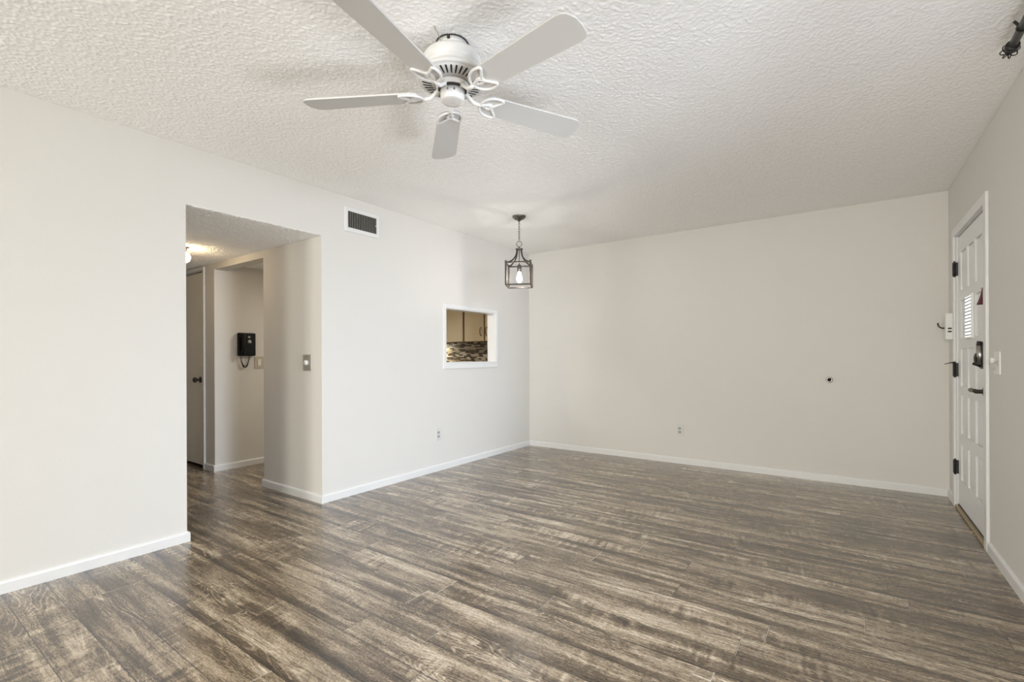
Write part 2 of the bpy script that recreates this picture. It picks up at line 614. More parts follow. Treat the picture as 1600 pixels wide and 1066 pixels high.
def baseboard(segs):
    """segs: (start xy, end xy, outward normal xy)"""
    bm = bmesh.new()
    for (ax, ay), (bx_, by), (nx, ny), in segs:
        a = [bm.verts.new((ax + nx * d, ay + ny * d, z)) for d, z in base_profile()]
        b_ = [bm.verts.new((bx_ + nx * d, by + ny * d, z)) for d, z in base_profile()]
        bm.faces.new(a); bm.faces.new(b_[::-1])
        n = len(a)
        for i in range(n):
            bm.faces.new((a[i], a[(i + 1) % n], b_[(i + 1) % n], b_[i]))
    return bm


g = 0.0135
struct('baseboard_left', baseboard([((XL, YR), (XL, OP0), (1, 0)), ((XL + g, OP0), (XL - T, OP0), (0, 1)),
                                     ((XL, OP1), (XL, YB), (1, 0))]), 'trim', 'white baseboard along the left wall', 'baseboard')
struct('baseboard_back', baseboard([((XL + g, YB), (XR, YB), (0, -1))]), 'trim', 'white baseboard along the back wall', 'baseboard')
struct('baseboard_right', baseboard([((XR, DY1 + 0.06), (XR, YB - g), (-1, 0)), ((XR, SY1 + 0.06), (XR, DY0 - 0.07), (-1, 0))]), 'trim', 'white baseboard along the right wall', 'baseboard')
struct('baseboard_hall', baseboard([((XL + g, HY), (KX1, HY), (0, -1)), ((KX1, HY - g), (KX1, HY + HT), (-1, 0)),
                                     ((KX0, HY), (-5.345, HY), (0, -1)), ((KX0, HY - g), (KX0, YB), (1, 0))]), 'trim', 'white baseboard in the hall and kitchen', 'baseboard')

# ------------------------------------------------------------------ serving hatch trim
bm = bmesh.new()
# lining
add_box(bm, XL - T - 0.004, XL + 0.004, PW1 - 0.010, PW1, PWZ0, PWZ1)
add_box(bm, XL - T - 0.004, XL + 0.004, PW0, PW0 + 0.010, PWZ0, PWZ1)
add_box(bm, XL - T - 0.004, XL + 0.004, PW0 + 0.010, PW1 - 0.010, PWZ1 - 0.010, PWZ1)
# casing
cw = 0.038
add_box(bm, XL, XL + 0.012, PW0 - cw, PW0, PWZ0 - 0.056, PWZ1 + 0.033, 0.003)
add_box(bm, XL, XL + 0.012, PW1, PW1 + cw, PWZ0 - 0.056, PWZ1 + 0.033, 0.003)
add_box(bm, XL, XL + 0.012, PW0, PW1, PWZ1, PWZ1 + 0.033, 0.003)
add_box(bm, XL, XL + 0.014, PW0, PW1, PWZ0 - 0.056, PWZ0, 0.003)
add_box(bm, XL - T - 0.01, XL + 0.016, PW0 - 0.004, PW1 + 0.004, PWZ0 - 0.004, PWZ0 + 0.012, 0.003)
struct('trim_1', bm, 'trim', 'white frame around the kitchen serving hatch', 'trim')

# ------------------------------------------------------------------ kitchen seen through the hatch
struct('wall_kitchen_tiles', box(KX0, X1, YB - 0.012, YB, 0.90, OPZ), 'mosaic', 'brown and cream mosaic tile splashback behind the hatch', 'tiles')


def cabinet(x0, x1, lab):
    t = thing('wall_cabinet', lab, 'cabinet', ((x0 + x1) / 2, YB - 0.17, 1.335), 'kitchen wall cabinets seen through the serving hatch')
    y0, y1 = 4.775, YB - 0.012
    obj('cabinet_body', box(x0, x1, y0 + 0.02, y1, 1.34, 2.06), 'cabgap', t)
    xm = (x0 + x1) / 2
    for s, (a, b_) in (('l', (x0 + 0.006, xm - 0.011)), ('r', (xm + 0.011, x1 - 0.006))):
        d = obj('cabinet_door', box(a, b_, y0, y0 + 0.02, 1.333, 2.05, 0.004), 'cab', t)
        hx = b_ - 0.035 if s == 'l' else a + 0.035
        bh = bmesh.new()
        pts = [(hx, y0, 1.40), (hx, y0 - 0.022, 1.408), (hx, y0 - 0.032, 1.43), (hx, y0 - 0.034, 1.455), (hx, y0 - 0.032, 1.48), (hx, y0 - 0.022, 1.502), (hx, y0, 1.51)]
        add_tube(bh, pts, 0.0045, 8)
        obj('handle', bh, 'bronze', d)
    return t


cabinet(-4.85, -4.165, 'cream wall cabinet on the left in the serving hatch, brighter tiles below it')
cabinet(-4.142, -3.455, 'cream wall cabinet on the right in the serving hatch, two curved handles meeting')
t = thing('under_cabinet_light', 'small warm strip light fixed under the left kitchen cabinet', 'lamp', (-4.90, 4.95, 1.30))
obj('lamp_body', box(-5.08, -4.72, 4.92, 4.98, 1.312, 1.339, 0.004), 'plastic', t)
obj('lens', box(-5.07, -4.73, 4.925, 4.975, 1.304, 1.312), 'stripglow', t)
area('strip_lamp_light', (-4.90, 4.95, 1.300), (0, 0, 0), 0.3, 0.05, 3.0, (1.0, 0.88, 0.62))
# unseen kitchen ceiling light, added for ambient fill
KL = (-4.15, 3.35)
t = thing('kitchen_fill_fixture', 'unseen round white ceiling light added to fill the kitchen behind the hatch wall', 'lamp', (KL[0], KL[1], OPZ))
obj('base_plate', add_lathe(bmesh.new(), [(0.17, OPZ), (0.17, OPZ - 0.02), (0.16, OPZ - 0.025)], *KL), 'fan', t)
obj('diffuser', add_lathe(bmesh.new(), [(0.155, OPZ - 0.022), (0.15, OPZ - 0.05), (0.11, OPZ - 0.075), (0, OPZ - 0.085)], *KL), 'plastic', t)
area('kitchen_fill', (KL[0], KL[1], OPZ - 0.095), (0, 0, 0), 0.25, 0.25, 14, (1.0, 0.92, 0.78))  # ambient fill for hall and kitchen, no lamp seen here
# dark ceiling vent at the kitchen doorway
t = thing('ceiling_vent', 'small dark vent on the kitchen ceiling beyond the hall doorway', 'vent', (-4.86, 2.62, OPZ))
obj('vent_frame', box(-4.97, -4.75, 2.56, 2.68, OPZ - 0.012, OPZ, 0.003), 'taupe', t)
for i in range(6):
    obj('slat', box(-4.955, -4.765, 2.572 + i * 0.017, 2.578 + i * 0.017, OPZ - 0.018, OPZ - 0.010), 'bronze', t)

# ------------------------------------------------------------------ hall door (flush, closed) with casing
bm = bmesh.new()
for a, b_ in ((-5.375, -5.345), (-6.19, -6.16)):
    add_box(bm, a, b_, HY - 0.016, HY, 0, 2.06, 0.003)
add_box(bm, -6.16, -5.375, HY - 0.016, HY, 2.03, 2.06, 0.003)
add_box(bm, -6.16, -5.375, HY, HY + HT, 2.022, 2.03)
struct('trim_2', bm, 'trim', 'white casing around the flush hall door', 'trim')
struct('closet_shade_panel', box(-6.2, -5.3, HY + HT + 0.005, HY + HT + 0.03, 0, OPZ), 'dark', 'black panel in place of the unlit space behind the hall door', 'wall')  # near-black slab gives the shade behind the door gap by colour
d2 = thing('door_2', 'cream flush hall door with a dark knob', 'door', (-5.77, HY + 0.02, 0))
d2['kind'] = 'structure'
obj('door_leaf', box(-6.155, -5.380, HY + 0.004, HY + 0.04, 0.028, 2.012, 0.002), 'halldoor', d2)
bm = bmesh.new()
mt = Matrix.Translation((-5.47, HY + 0.004, 0.905)) @ Matrix.Rotation(radians(90), 4, 'X')
add_lathe(bm, [(0.0, 0.0), (0.031, 0.0), (0.031, 0.005), (0.024, 0.009), (0.011, 0.012), (0.010, 0.030), (0.020, 0.036),
               (0.027, 0.047), (0.027, 0.058), (0.019, 0.067), (0, 0.069)], n=24, mtx=mt)
obj('door_knob', bm, 'bronze', d2, label='dark bronze knob')
obj('latch_plate', box(-5.392, -5.3795, HY + 0.001, HY + 0.005, 0.87, 0.94), 'bronze', d2)

# ------------------------------------------------------------------ phone on the kitchen wall
PX = KX0
t = thing('wall_phone', 'black wall telephone with a hanging cord on the kitchen wall', 'telephone', (PX, 2.46, 1.27))
obj('phone_body', box(PX, PX + 0.042, 2.375, 2.548, 1.150, 1.388, 0.010, 3), 'blackplastic', t)
hs = bmesh.new()
add_tube(hs, [(PX + 0.060, 2.410, 1.165), (PX + 0.068, 2.410, 1.19), (PX + 0.072, 2.410, 1.27), (PX + 0.068, 2.410, 1.345), (PX + 0.060, 2.410, 1.372)],
         [0.022, 0.021, 0.016, 0.021, 0.022], 14)
add_box(hs, PX + 0.038, PX + 0.062, 2.388, 2.432, 1.160, 1.200, 0.005)
add_box(hs, PX + 0.038, PX + 0.062, 2.388, 2.432, 1.338, 1.378, 0.005)
obj('handset', hs, 'blackplastic', t)
bm = bmesh.new()
mt = Matrix.Translation((PX + 0.042, 2.478, 1.345)) @ Matrix.Rotation(radians(90), 4, 'Y')
add_lathe(bm, [(0, 0), (0.013, 0), (0.013, 0.004), (0, 0.005)], n=20, mtx=mt)
mt = Matrix.Translation((PX + 0.042, 2.482, 1.298)) @ Matrix.Rotation(radians(90), 4, 'Y')
add_lathe(bm, [(0, 0), (0.019, 0), (0.019, 0.003), (0, 0.004)], n=20, mtx=mt)
obj('badge', bm, 'greyplastic', t, label='pale round badges on the phone face')
bm = bmesh.new()
pts = []
for i in range(241):
    u = i / 240
    yy = 2.400 + 0.088 * u
    zz = 1.155 - 0.125 * (sin(pi * u)) ** 0.62
    a = u * 2 * pi * 34
    pts.append((PX + 0.024 + 0.006 * cos(a), yy + 0.006 * sin(a), zz))
add_tube(bm, pts, 0.0026, 5)
obj('cord', bm, 'blackplastic', t)


# ------------------------------------------------------------------ wall plates
def frame_mtx(loc, normal):
    """local: x to the viewer's right along the wall, y up, z out of the wall"""
    n = Vector(normal)
    up = Vector((0, 0, 1))
    r = up.cross(n)
    m = Matrix.Identity(4)
    for i in range(3):
        m[i][0], m[i][1], m[i][2], m[i][3] = r[i], up[i], n[i], loc[i]
    return m


def tr(bm, m):
    bmesh.ops.transform(bm, matrix=m, verts=bm.verts[:])
    return bm


def outlet(loc, normal, label, w_=0.074, h_=0.122):
    m = frame_mtx(loc, normal)
    t = thing('wall_outlet', label, 'outlet', loc, 'duplex outlets on the room walls')
    obj('cover_plate', tr(box(-w_ / 2, w_ / 2, -h_ / 2, h_ / 2, 0, 0.006, 0.0025), m), 'plate', t)
    for s in (-1, 1):
        bm = bmesh.new()
        out = []
        for k in range(24):
            a = 2 * pi * k / 24
            out.append((0.0175 * cos(a), s * 0.0195 + max(-0.0125, min(0.0125, 0.0165 * sin(a)))))
        add_prism(bm, out, 0.0055, 0.0085)
        so = obj('socket', tr(bm, m), 'greyplastic', t)
        bm = bmesh.new()
        add_box(bm, -0.0085, -0.0055, s * 0.0195 - 0.002, s * 0.0195 + 0.008, 0.0084, 0.0092)
        add_box(bm, 0.0055, 0.0085, s * 0.0195 - 0.002, s * 0.0195 + 0.008, 0.0084, 0.0092)
        add_box(bm, -0.0025, 0.0025, s * 0.0195 - 0.010, s * 0.0195 - 0.005, 0.0084, 0.0092)
        obj('slots', tr(bm, m), 'dark', so)
    bm = add_lathe(bmesh.new(), [(0, 0.0055), (0.003, 0.0055), (0.003, 0.0075), (0, 0.008)], n=12)
    obj('screw', tr(bm, m), 'nickel', t)
    return t


outlet((XL, 3.440, 0.361), (1, 0, 0), 'white duplex outlet low on the left wall, below and left of the hatch')
outlet((-1.443, YB, 0.350), (0, -1, 0), 'white duplex outlet low on the back wall')

# dimmer on hall side wall
m = frame_mtx((-3.516, HY, 1.089), (0, -1, 0))
t = thing('dimmer_switch', 'taupe plate with a white round dimmer knob on the hall wall', 'switch', (-3.516, HY, 1.089))
obj('cover_plate', tr(box(-0.056, 0.056, -0.064, 0.064, 0, 0.008, 0.003), m), 'taupe', t)
bm = add_lathe(bmesh.new(), [(0.021, 0.008), (0.021, 0.018), (0.018, 0.026), (0, 0.027)], n=28)
obj('knob', tr(bm, m), 'plastic', t)
for q in (-0.045, 0.045):
    bm = add_lathe(bmesh.new(), [(0, 0.0075), (0.0035, 0.0075), (0.0035, 0.0095), (0, 0.010)], n=12, mtx=Matrix.Translation((0, q, 0)))
    obj('screw', tr(bm, m), 'nickel', t)

# rocker plate right of the phone
m = frame_mtx((PX, 2.600, 1.080), (1, 0, 0))
t = thing('light_switch', 'almond rocker switch plate beside the black phone', 'switch', (PX, 2.600, 1.080))
obj('cover_plate', tr(box(-0.050, 0.050, -0.064, 0.064, 0, 0.007, 0.0025), m), 'almond', t)
obj('rocker', tr(box(-0.017, 0.017, -0.034, 0.034, 0.007, 0.012, 0.002), m), 'plastic', t)

# double switch on the right wall
m = frame_mtx((XR, 3.590, 1.085), (-1, 0, 0))
t = thing('light_switch', 'white switch plate with two knobs beside the entrance door', 'switch', (XR, 3.590, 1.085))
obj('cover_plate', tr(box(-0.060, 0.060, -0.062, 0.062, 0, 0.007, 0.0025), m), 'plastic', t)
bm = add_lathe(bmesh.new(), [(0.017, 0.007), (0.016, 0.022), (0.013, 0.026), (0, 0.027)], n=24)
obj('dimmer_knob', tr(bm, m @ Matrix.Translation((-0.028, 0.012, 0))), 'plastic', t)
bm = bmesh.new()
add_box(bm, 0.020, 0.032, -0.012, 0.012, 0.007, 0.010, 0.001)
add_box(bm, 0.0225, 0.0295, 0.0, 0.009, 0.009, 0.022, 0.0015)
obj('toggle', tr(bm, m), 'greyplastic', t)
bm = bmesh.new()
add_box(bm, -0.034, -0.022, -0.040, -0.016, 0.007, 0.010, 0.001)
add_box(bm, -0.0315, -0.0245, -0.034, -0.025, 0.009, 0.020, 0.0015)
obj('slider', tr(bm, m), 'greyplastic', t)

# round door stop on the back wall
m = frame_mtx((-0.133, YB, 0.913), (0, -1, 0))
t = thing('wall_door_stop', 'small round metal door stop with black centre on the back wall', 'door stop', (-0.133, YB, 0.913))
obj('rim', tr(add_lathe(bmesh.new(), [(0.027, 0), (0.027, 0.006), (0.023, 0.014), (0.017, 0.018), (0.015, 0.012), (0.0, 0.012)], n=32), m), 'nickel', t)
obj('rubber_bumper', tr(add_lathe(bmesh.new(), [(0.0165, 0.011), (0.0155, 0.020), (0.010, 0.024), (0, 0.025)], n=24), m), 'blackplastic', t)

# ------------------------------------------------------------------ air vent high on the left wall
VY0, VY1, VZ0, VZ1 = 2.368, 2.712, 2.157, 2.355
IY0, IY1, IZ0, IZ1 = 2.400, 2.688, 2.192, 2.325
t = thing('air_vent', 'white framed air vent with dark vertical slats high on left wall', 'vent', (XL, (VY0 + VY1) / 2, VZ0))
bm = bmesh.new()
add_box(bm, XL, XL + 0.010, VY0, IY0, VZ0, VZ1, 0.003)
add_box(bm, XL, XL + 0.010, IY1, VY1, VZ0, VZ1, 0.003)
add_box(bm, XL, XL + 0.010, IY0, IY1, VZ0, IZ0, 0.003)
add_box(bm, XL, XL + 0.010, IY0, IY1, IZ1, VZ1, 0.003)
obj('frame', bm, 'trim', t)
obj('backing', box(XL + 0.0002, XL + 0.0015, IY0, IY1, IZ0, IZ1), 'dark', t)
for i in range(17):
    y_ = IY0 + (i + 0.5) * (IY1 - IY0) / 17
    bm = box(-0.0040, 0.0040, -0.0010, 0.0010, IZ0, IZ1)
    bmesh.ops.rotate(bm, verts=bm.verts[:], cent=(0, 0, 0), matrix=Matrix.Rotation(radians(-20), 3, 'Z'))
    bmesh.ops.translate(bm, verts=bm.verts[:], vec=(XL + 0.0065, y_, 0))
    obj('slat', bm, 'taupe', t)
bm = bmesh.new()
add_box(bm, XL + 0.009, XL + 0.020, IY1 - 0.016, IY1 - 0.010, 2.252, 2.262, 0.001)
obj('lever', bm, 'plastic', t)

# ------------------------------------------------------------------ hall globe lamp
GX, GY = -4.60, 1.700
t = thing('globe_ceiling_lamp', 'glowing round bulb lamp on the hall ceiling', 'lamp', (GX, GY, OPZ))
obj('lamp_base', add_lathe(bmesh.new(), [(0.045, OPZ), (0.042, OPZ - 0.008), (0.022, OPZ - 0.016), (0.018, OPZ - 0.05)], GX, GY, 24), 'bronze', t)
prof = [(0.017, OPZ - 0.047)] + [(0.047 * sin(a), OPZ - 0.092 + 0.047 * cos(a)) for a in [radians(q) for q in range(25, 180, 12)]] + [(0, OPZ - 0.139)]
obj('globe', add_lathe(bmesh.new(), prof, GX, GY, 28), 'globe', t)

# ------------------------------------------------------------------ entrance door
bm = bmesh.new()
for a, b_ in ((DY0 - 0.066, DY0), (DY1, DY1 + 0.060)):
    add_box(bm, XR - 0.016, XR, a, b_, 0, DZ + 0.06, 0.004)
add_box(bm, XR - 0.016, XR, DY0, DY1, DZ, DZ + 0.06, 0.004)
# jambs and stop behind the leaf
add_box(bm, XR, XR + T, DY0, DY0 + 0.006, 0, DZ)
add_box(bm, XR, XR + T, DY1 - 0.006, DY1, 0, DZ)
add_box(bm, XR, XR + T, DY0 + 0.006, DY1 - 0.006, DZ - 0.006, DZ)
add_box(bm, XR + 0.062, XR + T, DY0 + 0.006, DY1 - 0.006, 0.0, 0.012)
struct('trim_3', bm, 'trim', 'white casing around the panelled entrance door', 'trim')
struct('trim_4', box(XR - 0.012, XR + 0.062, DY0 + 0.0005, DY1 - 0.0005, 0.0, 0.020, 0.004), 'threshold', 'oak threshold under the entrance door', 'threshold')

d1 = thing('door_1', 'white panelled entrance door in the right wall', 'door', (XR + 0.03, (DY0 + DY1) / 2, 0))
d1['kind'] = 'structure'
LY0, LY1, LZ0, LZ1 = DY0 + 0.009, DY1 - 0.009, 0.028, 1.992
FX = XR + 0.010
rows = [(1.595, 1.873), (1.250, 1.520), (0.905, 1.175), (0.560, 0.838), (0.220, 0.483)]
stile = 0.108
mull = 0.052
pw = ((LY1 - LY0) - 2 * stile - 2 * mull) / 3
C0 = LY0 + 0.165
pw = 0.190
mull = 0.050
cols = [(C0 + i * (pw + mull), C0 + i * (pw + mull) + pw) for i in range(3)]
bm = bmesh.new()
add_box(bm, FX + 0.014, FX + 0.048, LY0, LY1, LZ0, LZ1)
# stiles and mullions
add_box(bm, FX, FX + 0.014, LY0, cols[0][0], LZ0, LZ1)
add_box(bm, FX, FX + 0.014, cols[2][1], LY1, LZ0, LZ1)
add_box(bm, FX, FX + 0.014, cols[0][1], cols[1][0], LZ0, LZ1)
add_box(bm, FX, FX + 0.014, cols[1][1], cols[2][0], LZ0, LZ1)
zs = [LZ0] + [q for r in sorted(rows) for q in r] + [LZ1]
for (a, b_) in cols:
    for i in range(0, len(zs), 2):
        add_box(bm, FX, FX + 0.014, a, b_, zs[i], zs[i + 1])
obj('door_leaf', bm, 'doorwhite', d1)
for ri, (z0, z1) in enumerate(rows):
    for ci, (a, b_) in enumerate(cols):
        if ri == 1 and ci == 1:
            continue
        bm = bmesh.new()
        # raised field: sloping border rising to a flat centre
        o_, i_ = 0.004, 0.040
        lo = [bm.verts.new((FX + 0.014, yy, zz)) for yy, zz in ((a + o_, z0 + o_), (b_ - o_, z0 + o_), (b_ - o_, z1 - o_), (a + o_, z1 - o_))]
        mi = [bm.verts.new((FX + 0.011, yy, zz)) for yy, zz in ((a + o_, z0 + o_), (b_ - o_, z0 + o_), (b_ - o_, z1 - o_), (a + o_, z1 - o_))]
        hi = [bm.verts.new((FX + 0.004, yy, zz)) for yy, zz in ((a + i_, z0 + i_), (b_ - i_, z0 + i_), (b_ - i_, z1 - i_), (a + i_, z1 - i_))]
        for A, B in ((lo, mi), (mi, hi)):
            for k in range(4):
                bm.faces.new((A[k], A[(k + 1) % 4], B[(k + 1) % 4], B[k]))
        bm.faces.new(hi); bm.faces.new(lo[::-1])
        obj('door_panel', bm, 'doorwhite', d1)
# small glazed light with a blind; pane emits to stand in for daylight
a, b_ = cols[1]
z0, z1 = rows[1]
obj('window_pane', box(FX - 0.012, FX + 0.013, a, b_, z0, z1), 'pane', d1, label='small pane glowing in place of daylight')
bm = bmesh.new()
fr = 0.012
add_box(bm, FX - 0.014, FX, a - fr, a, z0 - fr, z1 + fr, 0.002)
add_box(bm, FX - 0.014, FX, b_, b_ + fr, z0 - fr, z1 + fr, 0.002)
add_box(bm, FX - 0.014, FX, a, b_, z1, z1 + fr, 0.002)
add_box(bm, FX - 0.014, FX, a, b_, z0 - fr, z0, 0.002)
obj('pane_frame', bm, 'doorwhite', d1)
for i in range(12):
    zz = z0 + (i + 0.5) * (z1 - z0) / 12
    obj('blind_slat', box(FX - 0.0145, FX - 0.0115, a + 0.001, b_ - 0.001, zz - 0.0045, zz + 0.0045), 'slat', d1)
# hinges
for k, zc in enumerate((1.765, 1.020, 0.300)):
    bm = bmesh.new()
    hx, hy_ = XR - 0.010, DY1 - 0.006
    for i in range(5):
        add_tube(bm, [(hx, hy_, zc - 0.052 + i * 0.021), (hx, hy_, zc - 0.052 + i * 0.021 + 0.0185)], 0.0078, 12)
    add_tube(bm, [(hx, hy_, zc - 0.058), (hx, hy_, zc + 0.060)], 0.005, 10)
    add_box(bm, hx, FX + 0.004, hy_ - 0.0025, hy_ - 0.0005, zc - 0.05, zc + 0.05)
    add_box(bm, XR - 0.0185, XR - 0.0155, DY1 + 0.001, DY1 + 0.022, zc - 0.05, zc + 0.05)
    hg = obj('hinge', bm, 'black', d1, label='black butt hinge')
    if k == 1:
        b2 = bmesh.new()
        add_tube(b2, [(hx, hy_, zc + 0.055), (hx - 0.030, hy_ - 0.008, zc + 0.050), (hx - 0.058, hy_ - 0.012, zc + 0.040)], [0.006, 0.0032, 0.0025], 8)
        obj('door_stop_pin', b2, 'bronze', hg)
# deadbolt with thumb turn
LYc = LY0 + 0.055
bm = bmesh.new()
add_box(bm, FX - 0.026, FX, LYc - 0.045, LYc + 0.045, 1.045, 1.205, 0.010, 3)
lk = obj('deadbolt', bm, 'black', d1, label='black deadbolt lock')
bm = bmesh.new()
add_tube(bm, [(FX - 0.028, LYc, 1.075), (FX - 0.028, LYc, 1.185)], 0.018, 20)
obj('cylinder', bm, 'nickel', lk)
bm = bmesh.new()
pts = [(FX - 0.030 - 0.020 * sin(a), LYc, 1.105 + 0.040 * cos(a)) for a in [radians(q) for q in range(0, 181, 15)]]
add_tube(bm, pts, 0.006, 8)
add_tube(bm, [(FX - 0.020, LYc, 1.195), (FX - 0.042, LYc, 1.198)], 0.014, 14)
add_tube(bm, [(FX - 0.026, LYc, 1.062), (FX - 0.058, LYc + 0.01, 1.078)], 0.008, 10)
obj('thumb_turn', bm, 'black', lk)
# lever handle
bm = bmesh.new()
mt = Matrix.Translation((FX, LY0 + 0.065, 0.910)) @ Matrix.Rotation(radians(-90), 4, 'Y')
add_lathe(bm, [(0, 0), (0.033, 0), (0.033, 0.006), (0.026, 0.013), (0.013, 0.016), (0.012, 0.048), (0, 0.050)], n=28, mtx=mt)
yy = LY0 + 0.065
add_tube(bm, [(FX - 0.044, yy - 0.004, 0.910), (FX - 0.046, yy + 0.02, 0.912), (FX - 0.046, yy + 0.07, 0.912), (FX - 0.046, yy + 0.132, 0.911), (FX - 0.042, yy + 0.146, 0.911)],
         [0.013, 0.0125, 0.011, 0.0135, 0.010], 12)
obj('lever_handle', bm, 'bronze', d1, label='dark bronze lever')
obj('door_bottom_sweep', box(FX - 0.004, FX, LY0, LY1, 0.021, 0.030), 'bronze', d1)

# maroon pennant hanging on the door
bm = bmesh.new()
n_ = 9
fr_, bk = [], []
for i in range(n_):
    u = i / (n_ - 1)
    zz = 1.530 - 0.100 * u
    dx = 0.010 + 0.022 * u ** 1.6
    wy = 0.022 + 0.012 * u
    fr_.append((bm.verts.new((FX - dx, 3.925 - wy, zz)), bm.verts.new((FX - dx - 0.003, 3.925 + wy, zz))))
    bk.append((bm.verts.new((FX - 0.002, 3.925 - wy, zz)), bm.verts.new((FX - 0.002, 3.925 + wy, zz))))
for i in range(n_ - 1):
    bm.faces.new((fr_[i][0], fr_[i][1], fr_[i + 1][1], fr_[i + 1][0]))
    bm.faces.new((bk[i][0], bk[i + 1][0], bk[i + 1][1], bk[i][1]))
    for s in (0, 1):
        bm.faces.new((fr_[i][s], fr_[i + 1][s], bk[i + 1][s], bk[i][s]))
bm.faces.new((fr_[0][0], bk[0][0], bk[0][1], fr_[0][1]))
bm.faces.new((fr_[-1][0], fr_[-1][1], bk[-1][1], bk[-1][0]))
tag(obj('door_hanger', bm, 'red', origin=(FX, 3.925, 1.43)), 'dark maroon cloth tag hanging high on the entrance door', 'hanger')

# door chime box and coat hook beside the door
t = thing('door_chime', 'white chime box with two black slots on the door casing', 'chime', (XR - 0.016, DY1 + 0.03, 1.24))
obj('chime_box', box(XR - 0.058, XR - 0.016, DY1 + 0.006, DY1 + 0.056, 1.245, 1.442, 0.004), 'plastic', t)
bm = bmesh.new()
add_box(bm, XR - 0.046, XR - 0.024, DY1 + 0.0045, DY1 + 0.007, 1.322, 1.333, 0.001)
add_box(bm, XR - 0.046, XR - 0.024, DY1 + 0.0045, DY1 + 0.007, 1.299, 1.310, 0.001)
obj('slots', bm, 'dark', t)
t = thing('coat_hook', 'dark curved hook on right wall between chime and corner', 'hook', (XR, 4.93, 1.33))
bm = add_lathe(bmesh.new(), [(0, 0), (0.016, 0), (0.014, 0.006), (0, 0.007)], n=20)
obj('back_plate', tr(bm, frame_mtx((XR, 4.93, 1.335), (-1, 0, 0))), 'bronze', t)
bm = bmesh.new()
add_tube(bm, [(XR, 4.93, 1.335), (XR - 0.035, 4.93, 1.335), (XR - 0.062, 4.93, 1.337), (XR - 0.078, 4.93, 1.347), (XR - 0.085, 4.93, 1.362), (XR - 0.086, 4.93, 1.378)], [0.006, 0.006, 0.006, 0.006, 0.006, 0.005], 10)
obj('hook_arm', bm, 'bronze', t)

# ------------------------------------------------------------------ curtain rod with wire cage finial (right wall)
RXc, RZ = 0.548, 2.375
t = thing('curtain_rod', 'dark metal curtain rod with wire cage finial at upper right', 'curtain rod', (RXc, 1.1, RZ))
YE = 2.735
obj('rod', add_tube(bmesh.new(), [(RXc, YE, RZ), (RXc, -0.5, RZ)], 0.0145, 20), 'rod', t)
bm = bmesh.new()
mt = Matrix.Translation((RXc, YE, RZ)) @ Matrix.Rotation(radians(-90), 4, 'X')
add_lathe(bm, [(0.0, -0.012), (0.019, -0.012), (0.023, -0.004), (0.023, 0.006), (0.018, 0.012), (0, 0.014)], n=24, mtx=mt)
fin = obj('finial_collar', bm, 'black', t)
bm = bmesh.new()
for k in range(8):
    a = 2 * pi * k / 8
    pts = []
    for i in range(13):
        q = pi * i / 12
        rr = 0.008 + 0.021 * sin(q) if i < 12 else 0.004
        pts.append((RXc + rr * cos(a), YE + 0.010 + 0.052 * (1 - cos(q)) / 2, RZ + rr * sin(a)))
    add_tube(bm, pts, 0.0022, 6)
add_tube(bm, [(RXc, YE + 0.056, RZ), (RXc, YE + 0.068, RZ)], 0.006, 10)
obj('wire_cage', bm, 'black', fin)
for yb_ in (2.60, -0.35):
    bm = bmesh.new()
    add_tube(bm, [(XR, yb_, RZ), (RXc + 0.004, yb_, RZ)], 0.007, 10)
    add_tube(bm, [(RXc, yb_ - 0.006, RZ), (RXc, yb_ + 0.006, RZ)], 0.018, 20)
    add_tube(bm, [(RXc - 0.010, yb_, RZ + 0.010), (RXc - 0.022, yb_, RZ + 0.030)], 0.005, 8)
    add_box(bm, XR - 0.006, XR, yb_ - 0.012, yb_ + 0.012, RZ - 0.035, RZ + 0.035, 0.002)
    obj('bracket', bm, 'black', t)

# ------------------------------------------------------------------ windows outside the frame that let the daylight in; rear one added for fill
w1 = thing('window_1', 'white framed sliding glass door in the right wall', 'window', (XR + 0.05, (SY0 + SY1) / 2, SZ0))
w1['kind'] = 'structure'
bm = bmesh.new()
fx0, fx1 = XR + 0.03, XR + 0.08
ym = (SY0 + SY1) / 2
for a, b_ in ((SY0, SY0 + 0.05), (SY1 - 0.05, SY1), (ym - 0.03, ym + 0.03)):
    add_box(bm, fx0, fx1, a, b_, SZ0, SZ1)
add_box(bm, fx0, fx1, SY0, SY1, SZ0, SZ0 + 0.05)
add_box(bm, fx0, fx1, SY0, SY1, SZ1 - 0.05, SZ1)
obj('window_frame', bm, 'alu', w1)
obj('pane', box(XR + 0.053, XR + 0.057, SY0 + 0.05, SY1 - 0.05, SZ0 + 0.05, SZ1 - 0.05), 'glass', w1)
w2 = thing('window_fill_rear', 'wide white framed window added in the unseen rear wall for fill light', 'window', ((RX0 + RX1) / 2, YR - 0.05, RZ0))  # unseen window, added so fill can enter from behind
w2['kind'] = 'structure'
bm = bmesh.new()
for a in (RX0, (RX0 + RX1) / 2 - 0.03, RX1 - 0.05):
    add_box(bm, a, a + 0.05, YR - 0.08, YR - 0.03, RZ0, RZ1)
add_box(bm, RX0, RX1, YR - 0.08, YR - 0.03, RZ0, RZ0 + 0.05)
add_box(bm, RX0, RX1, YR - 0.08, YR - 0.03, RZ1 - 0.05, RZ1)
obj('window_frame', bm, 'alu', w2)
obj('pane', box(RX0 + 0.05, RX1 - 0.05, YR - 0.057, YR - 0.053, RZ0 + 0.05, RZ1 - 0.05), 'glass', w2)

